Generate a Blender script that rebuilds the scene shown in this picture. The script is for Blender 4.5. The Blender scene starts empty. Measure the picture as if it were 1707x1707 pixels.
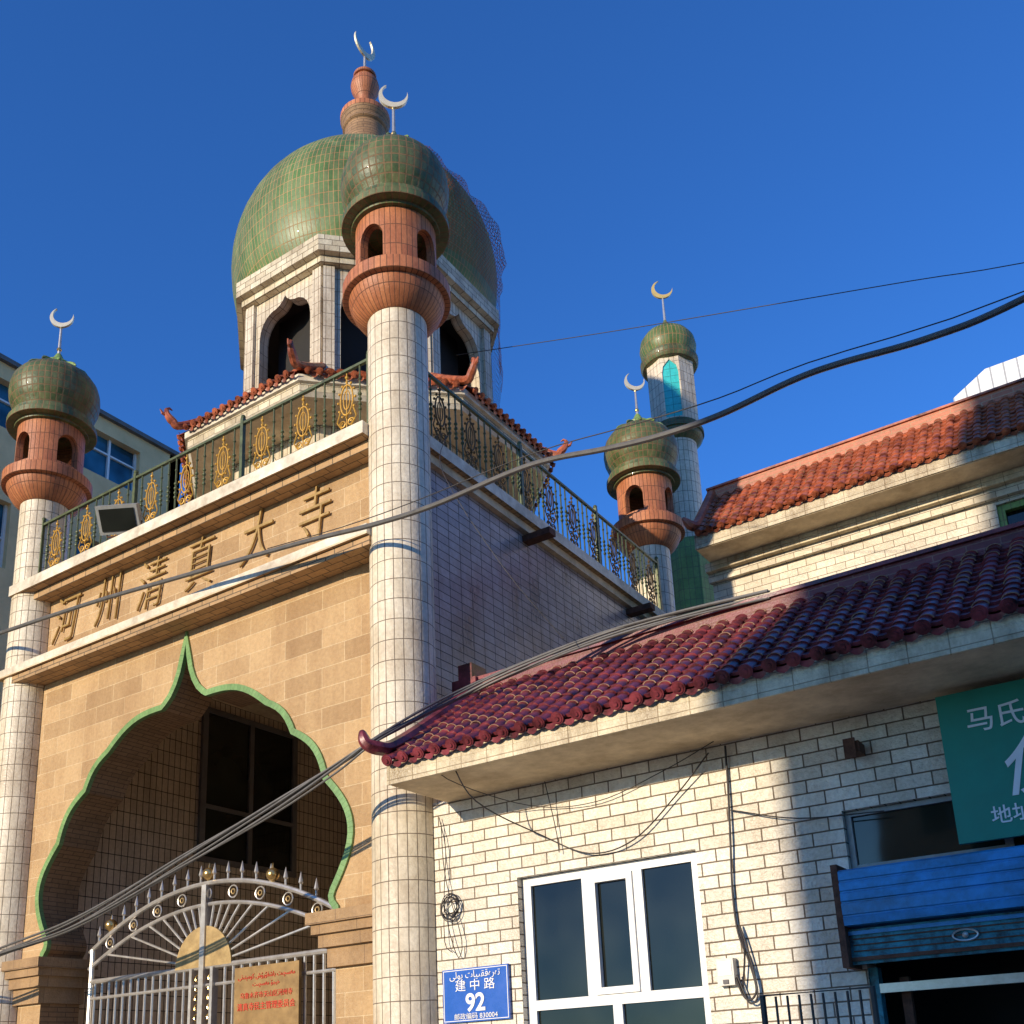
import bpy, math, random
import mathutils
from mathutils import Vector, Matrix
from mathutils.geometry import tessellate_polygon
random.seed(7)
sc=bpy.context.scene
COL=sc.collection
pi=math.pi; cos=math.cos; sin=math.sin

# ------------------------------------------------------------------ materials
def newmat(name):
    m=bpy.data.materials.new(name); m.use_nodes=True
    nt=m.node_tree; b=nt.nodes['Principled BSDF']; return m,nt,b
def L(nt,a,b): nt.links.new(a,b)
def noise(nt,scale,detail=4,vec=None,rough=.6):
    n=nt.nodes.new('ShaderNodeTexNoise'); n.inputs['Scale'].default_value=scale
    n.inputs['Detail'].default_value=detail; n.inputs['Roughness'].default_value=rough
    if vec is not None: L(nt,vec,n.inputs['Vector'])
    return n
def ramp(nt,fac,p0,c0,p1,c1):
    r=nt.nodes.new('ShaderNodeValToRGB'); e=r.color_ramp.elements
    e[0].position=p0; e[0].color=(*c0,1) if len(c0)==3 else c0
    e[1].position=p1; e[1].color=(*c1,1) if len(c1)==3 else c1
    L(nt,fac,r.inputs['Fac']); return r
def mul(nt,a,b,fac=1.0):
    m=nt.nodes.new('ShaderNodeMix'); m.data_type='RGBA'; m.blend_type='MULTIPLY'
    m.inputs[0].default_value=fac; L(nt,a,m.inputs[6]); L(nt,b,m.inputs[7]); return m.outputs[2]
def objcoord(nt,scale=(1,1,1)):
    t=nt.nodes.new('ShaderNodeTexCoord'); mp=nt.nodes.new('ShaderNodeMapping')
    mp.inputs['Scale'].default_value=scale; L(nt,t.outputs['Object'],mp.inputs['Vector']); return mp.outputs[0]
def tile_mat(name,c1,c2,mortar,bw,bh,ms,offset=0.,rough=.3,bump=.4,face_bump=0.,dirt=.45,dirtcol=(.35,.3,.24),streak=True,coat=0.,smooth=.1,fscale=60):
    m,nt,b=newmat(name)
    uv=nt.nodes.new('ShaderNodeTexCoord')
    wn=noise(nt,1.7,2,uv.outputs['UV']); 
    sub=nt.nodes.new('ShaderNodeVectorMath'); sub.operation='SUBTRACT'; sub.inputs[1].default_value=(.5,.5,.5); L(nt,wn.outputs['Color'],sub.inputs[0])
    scl=nt.nodes.new('ShaderNodeVectorMath'); scl.operation='SCALE'; scl.inputs[3].default_value=.014; L(nt,sub.outputs[0],scl.inputs[0])
    addv=nt.nodes.new('ShaderNodeVectorMath'); addv.operation='ADD'; L(nt,uv.outputs['UV'],addv.inputs[0]); L(nt,scl.outputs[0],addv.inputs[1])
    br=nt.nodes.new('ShaderNodeTexBrick'); br.offset=offset; br.squash=1
    br.inputs['Color1'].default_value=(*c1,1); br.inputs['Color2'].default_value=(*c2,1); br.inputs['Mortar'].default_value=(*mortar,1)
    br.inputs['Scale'].default_value=1; br.inputs['Mortar Size'].default_value=ms; br.inputs['Mortar Smooth'].default_value=smooth
    br.inputs['Brick Width'].default_value=bw; br.inputs['Row Height'].default_value=bh
    L(nt,addv.outputs[0],br.inputs['Vector'])
    oc=objcoord(nt,(1,1,.35) if streak else (1,1,1))
    n1=noise(nt,2.2,6,oc,.7); r1=ramp(nt,n1.outputs['Fac'],.33,dirtcol,.58,(1,1,1))
    col=mul(nt,br.outputs['Color'],r1.outputs['Color'],dirt)
    n2=noise(nt,25,3,objcoord(nt)); r2=ramp(nt,n2.outputs['Fac'],.3,(.80,.78,.75),.7,(1.05,1.05,1.05))
    col=mul(nt,col,r2.outputs['Color'],.8)
    L(nt,col,b.inputs['Base Color'])
    rr=nt.nodes.new('ShaderNodeMapRange'); rr.inputs[3].default_value=max(.05,rough-.12); rr.inputs[4].default_value=rough+.25
    L(nt,n1.outputs['Fac'],rr.inputs[0])
    ad=nt.nodes.new('ShaderNodeMath'); ad.operation='MAXIMUM'
    mf=nt.nodes.new('ShaderNodeMath'); mf.operation='MULTIPLY'; mf.inputs[1].default_value=.8
    L(nt,br.outputs['Fac'],mf.inputs[0]); L(nt,mf.outputs[0],ad.inputs[0]); L(nt,rr.outputs[0],ad.inputs[1]); L(nt,ad.outputs[0],b.inputs['Roughness'])
    bp=nt.nodes.new('ShaderNodeBump'); bp.invert=True; bp.inputs['Strength'].default_value=bump; bp.inputs['Distance'].default_value=.01
    L(nt,br.outputs['Fac'],bp.inputs['Height'])
    if face_bump>0:
        n3=noise(nt,fscale,2,objcoord(nt)); b2=nt.nodes.new('ShaderNodeBump'); b2.inputs['Strength'].default_value=face_bump; b2.inputs['Distance'].default_value=.012
        L(nt,n3.outputs['Fac'],b2.inputs['Height']); L(nt,bp.outputs[0],b2.inputs['Normal']); L(nt,b2.outputs[0],b.inputs['Normal'])
    else: L(nt,bp.outputs[0],b.inputs['Normal'])
    b.inputs['Coat Weight'].default_value=coat
    return m
def plain(name,c,rough=.5,metal=0.,var=.25,scale=6,bump=.1,dirt=(.5,.45,.4),coat=0.):
    m,nt,b=newmat(name); oc=objcoord(nt)
    n=noise(nt,scale,6,oc,.7); r=ramp(nt,n.outputs['Fac'],.32,tuple(max(0,1-var*(1-d)*2) for d in dirt),.65,(1,1,1))
    rgb=nt.nodes.new('ShaderNodeRGB'); rgb.outputs[0].default_value=(*c,1)
    L(nt,mul(nt,rgb.outputs[0],r.outputs['Color'],1),b.inputs['Base Color'])
    rr=nt.nodes.new('ShaderNodeMapRange'); rr.inputs[3].default_value=max(.03,rough-.1); rr.inputs[4].default_value=min(1,rough+.15)
    L(nt,n.outputs['Fac'],rr.inputs[0]); L(nt,rr.outputs[0],b.inputs['Roughness'])
    b.inputs['Metallic'].default_value=metal; b.inputs['Coat Weight'].default_value=coat
    if bump>0:
        n2=noise(nt,scale*9,3,oc); bp=nt.nodes.new('ShaderNodeBump'); bp.inputs['Strength'].default_value=bump; bp.inputs['Distance'].default_value=.005
        L(nt,n2.outputs['Fac'],bp.inputs['Height']); L(nt,bp.outputs[0],b.inputs['Normal'])
    return m
M={}
M['cream_col']=tile_mat('cream_column_tile',(.86,.77,.60),(.75,.66,.50),(.20,.155,.11),.0885,.205,.0042,0,.30,.5,.35,.6,(.46,.36,.24),fscale=30)
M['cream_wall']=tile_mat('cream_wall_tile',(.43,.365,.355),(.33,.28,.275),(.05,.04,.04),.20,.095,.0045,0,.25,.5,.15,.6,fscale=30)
M['cream_inner']=tile_mat('cream_inner_tile',(.74,.61,.45),(.62,.50,.37),(.05,.04,.035),.10,.20,.006,0,.3,.5,.1,.4)
M['brick_white']=tile_mat('white_brick_tile',(.90,.85,.73),(.70,.63,.51),(.19,.145,.10),.245,.098,.0058,.5,.3,.8,1.,.45,(.48,.39,.28),fscale=38)
M['hall_wall']=tile_mat('hall_wall_tile',(.80,.72,.56),(.64,.55,.41),(.26,.20,.14),.245,.098,.004,.5,.35,.6,.6,.5,fscale=45)
M['fascia']=tile_mat('fascia_tile',(.82,.71,.49),(.70,.59,.39),(.42,.33,.21),.245,.12,.004,0,.35,.4,.9,.8,(.28,.21,.14),fscale=45)
M['lantern_tile']=tile_mat('lantern_tile',(.80,.71,.55),(.64,.56,.42),(.26,.20,.14),.075,.2,.0045,0,.3,.5,.3,.6,(.40,.31,.21))
M['cornice_tile']=tile_mat('cornice_tile',(.82,.74,.54),(.60,.51,.34),(.22,.17,.11),.2,.09,.005,.5,.35,.5,.5,.7,(.34,.27,.19))
M['orange_tile']=tile_mat('terracotta_tile',(.62,.235,.095),(.49,.17,.07),(.17,.075,.04),.058,.24,.004,0,.45,.6,.3,.6,(.42,.32,.25))
M['green_dome']=tile_mat('green_dome_tile',(.10,.205,.045),(.175,.245,.085),(.46,.30,.13),.068,.185,.0055,0,.38,.6,.2,.65,(.42,.30,.18),coat=.03,fscale=14)
M['olive_dome']=tile_mat('olive_dome_tile',(.085,.14,.045),(.18,.20,.075),(.26,.17,.08),.080,.10,.0075,0,.40,.9,.4,.85,(.28,.21,.14),coat=.03,fscale=14)
M['green_small']=tile_mat('green_pilaster_tile',(.20,.34,.08),(.25,.40,.10),(.20,.22,.10),.1,.2,.006,0,.4,.5,.2,.5)
M['stone']=tile_mat('tan_stone_block',(.62,.42,.22),(.45,.29,.145),(.70,.54,.33),.52,.215,.0038,.42,.75,.25,1.,.45,(.58,.46,.34),fscale=70)
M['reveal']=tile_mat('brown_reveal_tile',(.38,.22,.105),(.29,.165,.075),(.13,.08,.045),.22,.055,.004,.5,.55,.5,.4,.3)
M['capital']=tile_mat('tan_capital_stone',(.46,.30,.155),(.40,.25,.125),(.2,.13,.08),.45,.5,.003,.5,.7,.4,.8,.45)
M['soffit_brick']=tile_mat('ledge_soffit_brick',(.54,.34,.165),(.40,.25,.12),(.15,.11,.07),.24,.1,.006,.5,.6,.6,.4,.3)
M['green_trim']=tile_mat('green_trim_tile',(.19,.35,.12),(.23,.39,.14),(.12,.24,.09),.05,.3,.002,0,.3,.3,.1,.4)
M['concrete']=plain('cream_concrete',(.82,.67,.45),.85,0,.45,2.5,.3)
M['white_conc']=plain('white_painted_concrete',(.86,.79,.64),.7,0,.5,3,.3)
M['roof_maroon']=plain('maroon_glazed_tile',(.29,.05,.065),.32,0,.75,6,.3,(.35,.3,.3),.2)
M['roof_orange']=plain('orange_glazed_tile',(.60,.17,.075),.4,0,.7,6,.3,(.35,.3,.25),.08)
M['ridge_orange']=tile_mat('orange_ridge_brick',(.62,.19,.085),(.52,.155,.07),(.55,.36,.22),.24,.06,.005,.5,.4,.5,.2,.5)
M['ridge_maroon']=tile_mat('maroon_ridge_brick',(.25,.045,.055),(.19,.035,.04),(.34,.18,.15),.24,.055,.005,.5,.4,.5,.3,.6)
M['mortar']=plain('roof_mortar',(.46,.30,.20),.9,0,.4,8,.4)
M['gold']=plain('gold_paint',(.72,.41,.06),.45,.2,.5,12,.1)
M['gold_shaded']=plain('gold_paint_shaded',(.16,.10,.03),.5,.3,.5,12,.1)  # gold ornament colour with the side railing's shade painted in
M['tan_gold']=plain('tarnished_gold_plate',(.50,.35,.15),.45,.3,.4,7,.1)
M['brass']=plain('polished_brass',(.78,.52,.2),.22,.85,.3,10,.05)
M['crescent']=plain('crescent_metal',(.88,.78,.55),.3,.35,.15,10,.0)
M['crescent_gold']=plain('crescent_gilt',(.85,.60,.2),.3,.35,.15,10,.0)
M['rail_green']=plain('green_rail_paint',(.11,.14,.06),.4,.2,.5,10,.1)
M['steel']=plain('stainless_steel',(.66,.62,.56),.3,.6,.25,8,.02)
M['inscription']=plain('weathered_gilt',(.46,.30,.10),.4,.3,.4,12,.1)
M['grey_paint']=plain('grey_housing',(.35,.36,.35),.5,.1,.3,8,.1)
M['black']=plain('black_cable',(.035,.035,.035),.5,0,.3,10,.1)
M['grey_cable']=plain('grey_cable',(.13,.125,.12),.5,0,.3,10,.1)
M['wire']=plain('thin_wire',(.03,.025,.025),.6,0,.2,10,0)
M['white_frame']=plain('white_window_frame',(.84,.84,.82),.35,0,.12,8,.03)
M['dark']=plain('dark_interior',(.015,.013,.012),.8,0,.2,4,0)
M['rust']=plain('rusty_steel',(.17,.075,.045),.8,.2,.6,14,.4)
M['blue_plate']=plain('blue_enamel_plate',(.01,.09,.46),.25,0,.12,6,.02,coat=.3)
M['white_paint']=plain('white_lettering',(.84,.84,.84),.4,0,.1,6,0)
M['green_banner']=plain('green_sign_board',(.008,.25,.17),.5,0,.15,3,.1)
M['shutter']=plain('blue_shutter_paint',(.03,.30,.68),.4,.05,.5,5,.15)
M['shutter_dark']=plain('turquoise_worn_paint',(.03,.28,.36),.5,.1,.8,9,.3,(.3,.2,.15))
M['gold_panel']=plain('gilt_notice_panel',(.36,.22,.08),.4,.3,.35,6,.1)
M['red_paint']=plain('red_lettering',(.62,.05,.015),.5,0,.1,6,0)
M['cyan']=tile_mat('turquoise_panel',(.05,.60,.60),(.045,.52,.54),(.02,.3,.32),.4,.15,.006,0,.3,.3,.1,.3)
M['beige']=plain('beige_render',(.86,.60,.30),.85,0,.2,1.2,.2)
M['far_white']=tile_mat('white_ribbed_cladding',(.84,.84,.84),(.78,.78,.79),(.40,.41,.43),.28,30,.018,0,.5,.5,0,.2)
M['dark_parapet']=plain('dark_parapet',(.16,.15,.15),.7,0,.3,3,.1)
M['asphalt']=plain('street_concrete',(.27,.235,.19),.9,0,.3,3,.5)
M['paving']=tile_mat('paving_slab',(.45,.40,.33),(.38,.34,.28),(.1,.09,.08),.4,.4,.008,0,.8,.4,.3,.4)
M['kerb']=plain('kerb_stone',(.3,.29,.27),.8,0,.3,4,.3)
M['meter']=plain('pale_meter_plastic',(.66,.64,.58),.4,0,.2,8,.05)
def glassmat(name,c,rough=.05):
    m,nt,b=newmat(name); b.inputs['Base Color'].default_value=(*c,1); b.inputs['Roughness'].default_value=rough
    b.inputs['Specular IOR Level'].default_value=.4
    n=noise(nt,1.2,2,objcoord(nt)); bp=nt.nodes.new('ShaderNodeBump'); bp.inputs['Strength'].default_value=.08; bp.inputs['Distance'].default_value=.05
    L(nt,n.outputs['Fac'],bp.inputs['Height']); L(nt,bp.outputs[0],b.inputs['Normal'])
    r=ramp(nt,n.outputs['Fac'],.35,tuple(x*.5 for x in c),.65,tuple(x*1.8 for x in c)); L(nt,r.outputs[0],b.inputs['Base Color'])
    return m
M['glass']=glassmat('dark_window_glass',(.014,.016,.012))
M['blue_glass']=glassmat('blue_window_glass',(.02,.10,.16),.08)
def netmat():
    m,nt,b=newmat('debris_netting'); b.inputs['Base Color'].default_value=(.34,.095,.03,1); b.inputs['Roughness'].default_value=1
    b.inputs['Specular IOR Level'].default_value=0
    uv=nt.nodes.new('ShaderNodeTexCoord'); br=nt.nodes.new('ShaderNodeTexBrick'); br.offset=.5
    for k,v in (('Scale',1),('Mortar Size',.0042),('Mortar Smooth',0),('Brick Width',.055),('Row Height',.05)): br.inputs[k].default_value=v
    L(nt,uv.outputs['UV'],br.inputs['Vector']); L(nt,br.outputs['Fac'],b.inputs['Alpha']); return m
M['net']=netmat()

# ------------------------------------------------------------------ mesh builder
class MB:
    def __init__(s): s.v=[];s.f=[];s.uv=[];s.m=[];s.mats=[]
    def mi(s,mat):
        if mat not in s.mats: s.mats.append(mat)
        return s.mats.index(mat)
    def add(s,pts,uvs,mat):
        b=len(s.v); s.v+= [tuple(p) for p in pts]; s.f.append(tuple(range(b,b+len(pts)))); s.uv.append(list(uvs)); s.m.append(s.mi(mat))
    def quad(s,a,b,c,d,mat,uv=None):
        a,b,c,d=map(Vector,(a,b,c,d))
        if uv is None:
            n=(b-a).cross(d-a)
            if n.length<1e-12: n=(c-b).cross(d-c)
            ax=max(range(3),key=lambda i:abs(n[i]))
            if ax==0: uv=[(p.y,p.z) for p in (a,b,c,d)]
            elif ax==1: uv=[(p.x,p.z) for p in (a,b,c,d)]
            else: uv=[(p.x,p.y) for p in (a,b,c,d)]
        s.add((a,b,c,d),uv,mat)
    def box(s,x0,x1,y0,y1,z0,z1,mat,bot=None,tf=None):
        P=[(x0,y0,z0),(x1,y0,z0),(x1,y1,z0),(x0,y1,z0),(x0,y0,z1),(x1,y0,z1),(x1,y1,z1),(x0,y1,z1)]
        for idx,k in (((0,1,5,4),0),((1,2,6,5),0),((2,3,7,6),0),((3,0,4,7),0),((4,5,6,7),0),((3,2,1,0),1)):
            pts=[Vector(P[i]) for i in idx]
            n=(pts[1]-pts[0]).cross(pts[3]-pts[0]); ax=max(range(3),key=lambda i:abs(n[i]))
            uv=[((p.y,p.z) if ax==0 else (p.x,p.z) if ax==1 else (p.x,p.y)) for p in pts]
            if tf: pts=[tf@p for p in pts]
            s.add(pts,uv,(bot if (bot and k) else mat))
    def lathe(s,prof,mat,seg=48,c=(0,0),uR=None,a0=0,a1=2*pi,mats=None):
        R=uR or max(r for r,z in prof); l=0
        for i in range(len(prof)-1):
            r0,z0=prof[i]; r1,z1=prof[i+1]; dl=math.hypot(r1-r0,z1-z0)
            for j in range(seg):
                A=a0+(a1-a0)*j/seg; B=a0+(a1-a0)*(j+1)/seg
                p=[(c[0]+r0*cos(A),c[1]+r0*sin(A),z0),(c[0]+r0*cos(B),c[1]+r0*sin(B),z0),(c[0]+r1*cos(B),c[1]+r1*sin(B),z1),(c[0]+r1*cos(A),c[1]+r1*sin(A),z1)]
                u=[(R*A,l),(R*B,l),(R*B,l+dl),(R*A,l+dl)]
                if r0<1e-6: p=[p[0],p[2],p[3]];u=[u[0],u[2],u[3]]
                elif r1<1e-6: p=p[:3];u=u[:3]
                s.add(p,u,mats[i] if mats else mat)
            l+=dl
    def tube(s,pts,r,mat,seg=8,closed=False):
        pts=[Vector(p) for p in pts]; n=len(pts)
        rs=r if isinstance(r,(list,tuple)) else [r]*n
        rings=[];up=None;l=0
        for i,p in enumerate(pts):
            if closed: t=(pts[(i+1)%n]-pts[i-1])
            else: t=(pts[min(i+1,n-1)]-pts[max(i-1,0)])
            t.normalize()
            if up is None:
                up=Vector((0,0,1)) if abs(t.z)<.9 else Vector((1,0,0))
            x=up-t*up.dot(t)
            if x.length<1e-5: x=Vector((0,1,0))-t*t.y
            x.normalize(); up=x; y=t.cross(x)
            rings.append([p+(x*cos(2*pi*k/seg)+y*sin(2*pi*k/seg))*rs[i] for k in range(seg)])
        m=n if closed else n-1
        for i in range(m):
            A=rings[i];B=rings[(i+1)%n]
            dl=(pts[(i+1)%n]-pts[i]).length
            for k in range(seg):
                k2=(k+1)%seg
                s.add((A[k],A[k2],B[k2],B[k]),[(k*.02,l),((k+1)*.02,l),((k+1)*.02,l+dl),(k*.02,l+dl)],mat)
            l+=dl
        if not closed:
            s.add(rings[0][::-1],[(0,0)]*seg,mat); s.add(rings[-1],[(0,0)]*seg,mat)
    def ball(s,c,r,mat,seg=10,rings=6,sz=1):
        prof=[(max(0,r*sin(pi*i/rings)),c[2]-r*sz*cos(pi*i/rings)) for i in range(rings+1)]
        prof[0]=(0,prof[0][1]);prof[-1]=(0,prof[-1][1])
        s.lathe(prof,mat,seg,(c[0],c[1]),uR=r)
    def plate(s,outer,holes,th,mp,mat,matside=None,back=True):
        matside=matside or mat
        polys=[[Vector((u,v,0)) for u,v in outer]]+[[Vector((u,v,0)) for u,v in h] for h in holes]
        tr=tessellate_polygon(polys); flat=[p for q in polys for p in q]
        for t in tr:
            a,b,c=[flat[i] for i in t]
            if (b-a).cross(c-a).z<0: b,c=c,b
            s.add([mp(p.x,0,p.y) for p in (a,b,c)],[(p.x,p.y) for p in (a,b,c)],mat)
            if back: s.add([mp(p.x,th,p.y) for p in (a,c,b)],[(p.x,p.y) for p in (a,c,b)],mat)
        for q in polys:
            area=sum(q[i].x*q[(i+1)%len(q)].y-q[(i+1)%len(q)].x*q[i].y for i in range(len(q)))
            hole=q is not polys[0]
            if (area<0)!=hole: q=q[::-1]
            l=0
            for i in range(len(q)):
                a=q[i];b=q[(i+1)%len(q)];dl=(b-a).length
                s.add([mp(a.x,0,a.y),mp(a.x,th,a.y),mp(b.x,th,b.y),mp(b.x,0,b.y)],[(0,l),(th,l),(th,l+dl),(0,l+dl)],matside); l+=dl
WL={}
def empty(name,loc,label,cat,group=None):
    o=bpy.data.objects.new(name,None); o.empty_display_size=.2; o.location=loc; COL.objects.link(o)
    o['label']=label;o['category']=cat
    if group:o['group']=group
    WL[o]=Vector(loc); return o
def obj(mb,name,parent=None,origin=None,smooth=False,label=None,cat=None,group=None,kind=None,merge=False,ang=40):
    if parent is not None and origin is None: origin=WL[parent]
    origin=Vector(origin or (0,0,0))
    me=bpy.data.meshes.new(name); me.from_pydata([Vector(v)-origin for v in mb.v],[],mb.f)
    uvl=me.uv_layers.new(name='UVMap'); flat=[c for f in mb.uv for uv in f for c in uv]; uvl.data.foreach_set('uv',flat)
    for m in mb.mats: me.materials.append(M[m])
    me.polygons.foreach_set('material_index',mb.m)
    if smooth:
        import bmesh
        bm=bmesh.new();bm.from_mesh(me);bmesh.ops.remove_doubles(bm,verts=bm.verts,dist=1e-5)
        for f in bm.faces:f.smooth=True
        for e in bm.edges:
            if len(e.link_faces)==2 and e.calc_face_angle(0)>math.radians(ang): e.smooth=False
        bm.to_mesh(me);bm.free()
    me.update()
    o=bpy.data.objects.new(name,me); COL.objects.link(o)
    if parent is not None: o.parent=parent; o.location=origin-WL[parent]
    else: o.location=origin
    WL[o]=origin
    if label:o['label']=label
    if cat:o['category']=cat
    if group:o['group']=group
    if kind:o['kind']=kind
    return o
def copy_thing(root,loc,label=None,rz=0):
    mp={root:root.copy()}; COL.objects.link(mp[root]); mp[root].location=loc
    if label: mp[root]['label']=label
    def rec(o):
        for c in list(o.children):
            if c in mp.values(): continue
            n=c.copy(); COL.objects.link(n); n.parent=mp[o]; mp[c]=n; rec(c)
    rec(root); WL[mp[root]]=Vector(loc); return mp[root]
def text_mesh(s,size,loc,mat,parent,name,ext=.004,align='CENTER',shear=0,sx=1,bold=0):
    cu=bpy.data.curves.new(name,'FONT'); cu.body=s; cu.size=size; cu.extrude=ext; cu.align_x=align; cu.align_y='CENTER'; cu.shear=shear; cu.offset=bold
    t=bpy.data.objects.new('tmp',cu); COL.objects.link(t); bpy.context.view_layer.update()
    dg=bpy.context.evaluated_depsgraph_get(); me=bpy.data.meshes.new_from_object(t.evaluated_get(dg)); bpy.data.objects.remove(t)
    me.transform(Matrix.Diagonal((sx,1,1,1))); me.transform(Matrix.Rotation(pi/2,4,'X'))
    me.materials.clear(); me.materials.append(M[mat]); me.name=name
    o=bpy.data.objects.new(name,me); COL.objects.link(o); o.parent=parent; o.location=Vector(loc)-WL[parent]; WL[o]=Vector(loc)
    return o
def spline(pts,n=8):
    P=[Vector(p) for p in pts]; P=[P[0]*2-P[1]]+P+[P[-1]*2-P[-2]]; out=[]
    for i in range(1,len(P)-2):
        for k in range(n):
            t=k/n;a,b,c,d=P[i-1],P[i],P[i+1],P[i+2]
            out.append(.5*((2*b)+(-a+c)*t+(2*a-5*b+4*c-d)*t*t+(-a+3*b-3*c+d)*t**3))
    out.append(P[-2]); return out
def crescent(mb,c,R,mat,yaw=0,tilt=0,th=.035):
    n=22; out=[];inn=[]
    for i in range(n+1):
        a=math.radians(-220+260*i/n); out.append((R*cos(a),R*sin(a)))
    d=.271*R; ri=.851*R
    a_s=math.atan2(out[0][1]-d,out[0][0])-2*pi; a_e=math.atan2(out[-1][1]-d,out[-1][0])
    for i in range(n+1):
        a=a_s+(a_e-a_s)*i/n; inn.append((ri*cos(a),d+ri*sin(a)))
    rot=Matrix.Rotation(yaw,3,'Z')
    def mp(u,dd,v):
        x=u*cos(tilt)-v*sin(tilt); z=u*sin(tilt)+v*cos(tilt)
        return Vector(c)+rot@Vector((x,dd-th/2,z))
    for i in range(n):
        a,b=out[i],out[i+1];e,f=inn[i],inn[i+1]
        mb.add([mp(*p) for p in ((a[0],0,a[1]),(b[0],0,b[1]),(f[0],0,f[1]),(e[0],0,e[1]))],[(0,0)]*4,mat)
        mb.add([mp(*p) for p in ((e[0],th,e[1]),(f[0],th,f[1]),(b[0],th,b[1]),(a[0],th,a[1]))],[(0,0)]*4,mat)
        mb.add([mp(*p) for p in ((a[0],0,a[1]),(a[0],th,a[1]),(b[0],th,b[1]),(b[0],0,b[1]))],[(0,0)]*4,mat)
        mb.add([mp(*p) for p in ((e[0],0,e[1]),(f[0],0,f[1]),(f[0],th,f[1]),(e[0],th,e[1]))],[(0,0)]*4,mat)
def tile_roof(mb,P0,u,s,n,width,L_,spacing,row,r,mat,clip=None,caps=True,mortar='mortar',pm=.3):
    P0,u,s,n=map(Vector,(P0,u,s,n)); nc=max(1,int(round(width/spacing))); sp=width/nc
    def pt(a,b,h): return P0+u*a+s*b+n*h
    for i in range(nc+1):
        a=i*sp
        Lm=clip(a) if clip else L_
        if Lm<.06: continue
        nr=max(1,int(math.ceil(Lm/row)))
        for j in range(nr):
            b0=j*row;b1=min(Lm,(j+1)*row+.02)
            if b1-b0<.03: continue
            jr=random.uniform(-.005,.005); js=random.uniform(-.006,.006) if j else 0; r0=r*1.08;r1=r*.92;K=7
            ring0=[];ring1=[]
            for k in range(K+1):
                t=pi*k/K; ring0.append(pt(a+jr+r0*cos(t),b0+js-(.012 if j else .03),.004+r0*sin(t)*.66)); ring1.append(pt(a+jr+r1*cos(t),b1,-.006+r1*sin(t)*.66))
            for k in range(K):
                mb.add((ring0[k],ring0[k+1],ring1[k+1],ring1[k]),[(0,0)]*4,mat)
            mb.add(ring0[::-1],[(0,0)]*(K+1),mat)
            if j and random.random()<pm:
                q0=[p+n*.0015-s*.002 for p in ring0]
                ctr=pt(a+jr,b0+js-.014,.012)
                q1=[ctr.lerp(p,.84) for p in q0]
                for k in range(K): mb.add((q1[k],q1[k+1],q0[k+1],q0[k]),[(0,0)]*4,mortar)
            if i<nc:
                Lp=min(Lm,clip(a+sp)) if clip else Lm
                b1p=min(b1,Lp)
                if b1p-b0>.02:
                    K2=4
                    for k in range(K2):
                        def h(kk): return -.018*sin(pi*kk/K2)
                        x0=a+sp*k/K2;x1=a+sp*(k+1)/K2
                        mb.add((pt(x0,b0,h(k)+.022),pt(x1,b0,h(k+1)+.022),pt(x1,b1p,h(k+1)-.002),pt(x0,b1p,h(k)-.002)),[(0,0)]*4,mat)
                        mb.add((pt(x0,b0,h(k)-.004),pt(x1,b0,h(k+1)-.004),pt(x1,b0,h(k+1)+.022),pt(x0,b0,h(k)+.022)),[(0,0)]*4,mat)
        if caps:
            c=pt(a,-.035,.004+r*.0); K=14; R=r*1.02
            ring=[c+u*(R*cos(2*pi*k/K))+n*(R*sin(2*pi*k/K)) for k in range(K)]
            f=-s
            mb.add([p+f*.012 for p in ring],[(0,0)]*K,mat)
            for k in range(K):
                mb.add((ring[k],ring[(k+1)%K],ring[(k+1)%K]+f*.012,ring[k]+f*.012),[(0,0)]*4,mat)
            for rr,hh in ((R*.78,.006),(R*.35,.016)):
                q=[c+f*(.012+hh)+u*(rr*cos(2*pi*k/K))+n*(rr*sin(2*pi*k/K)) for k in range(K)]
                q2=[c+f*.012+u*(rr*cos(2*pi*k/K))+n*(rr*sin(2*pi*k/K)) for k in range(K)]
                for k in range(K): mb.add((q2[k],q2[(k+1)%K],q[(k+1)%K],q[k]),[(0,0)]*4,mat)
                mb.add(q,[(0,0)]*K,mat)
            if i<nc:
                dr=[pt(a+sp*k/6,-.03,-.004-.024*sin(pi*k/6)) for k in range(7)]
                dn=[p-n*.045*sin(pi*k/6)+f*.01 for k,p in enumerate(dr)]
                for k in range(6): mb.add((dr[k],dr[k+1],dn[k+1],dn[k]),[(0,0)]*4,mat)

# ------------------------------------------------------------------ ground
g=MB(); g.quad((-300,-300,0),(300,-300,0),(300,300,0),(-300,300,0),'asphalt'); obj(g,'ground',kind='structure',label='worn grey concrete street around the buildings',cat='ground')
g=MB(); g.box(-11.8,12,-3.2,-.02,.004,.14,'paving'); obj(g,'pavement',kind='structure',label='grey slab pavement in front of the gatehouse',cat='pavement')
g=MB(); g.box(-11.8,12,-3.35,-3.2,.004,.15,'kerb'); obj(g,'kerb',kind='structure',label='pale stone kerb along the pavement',cat='kerb')

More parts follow.
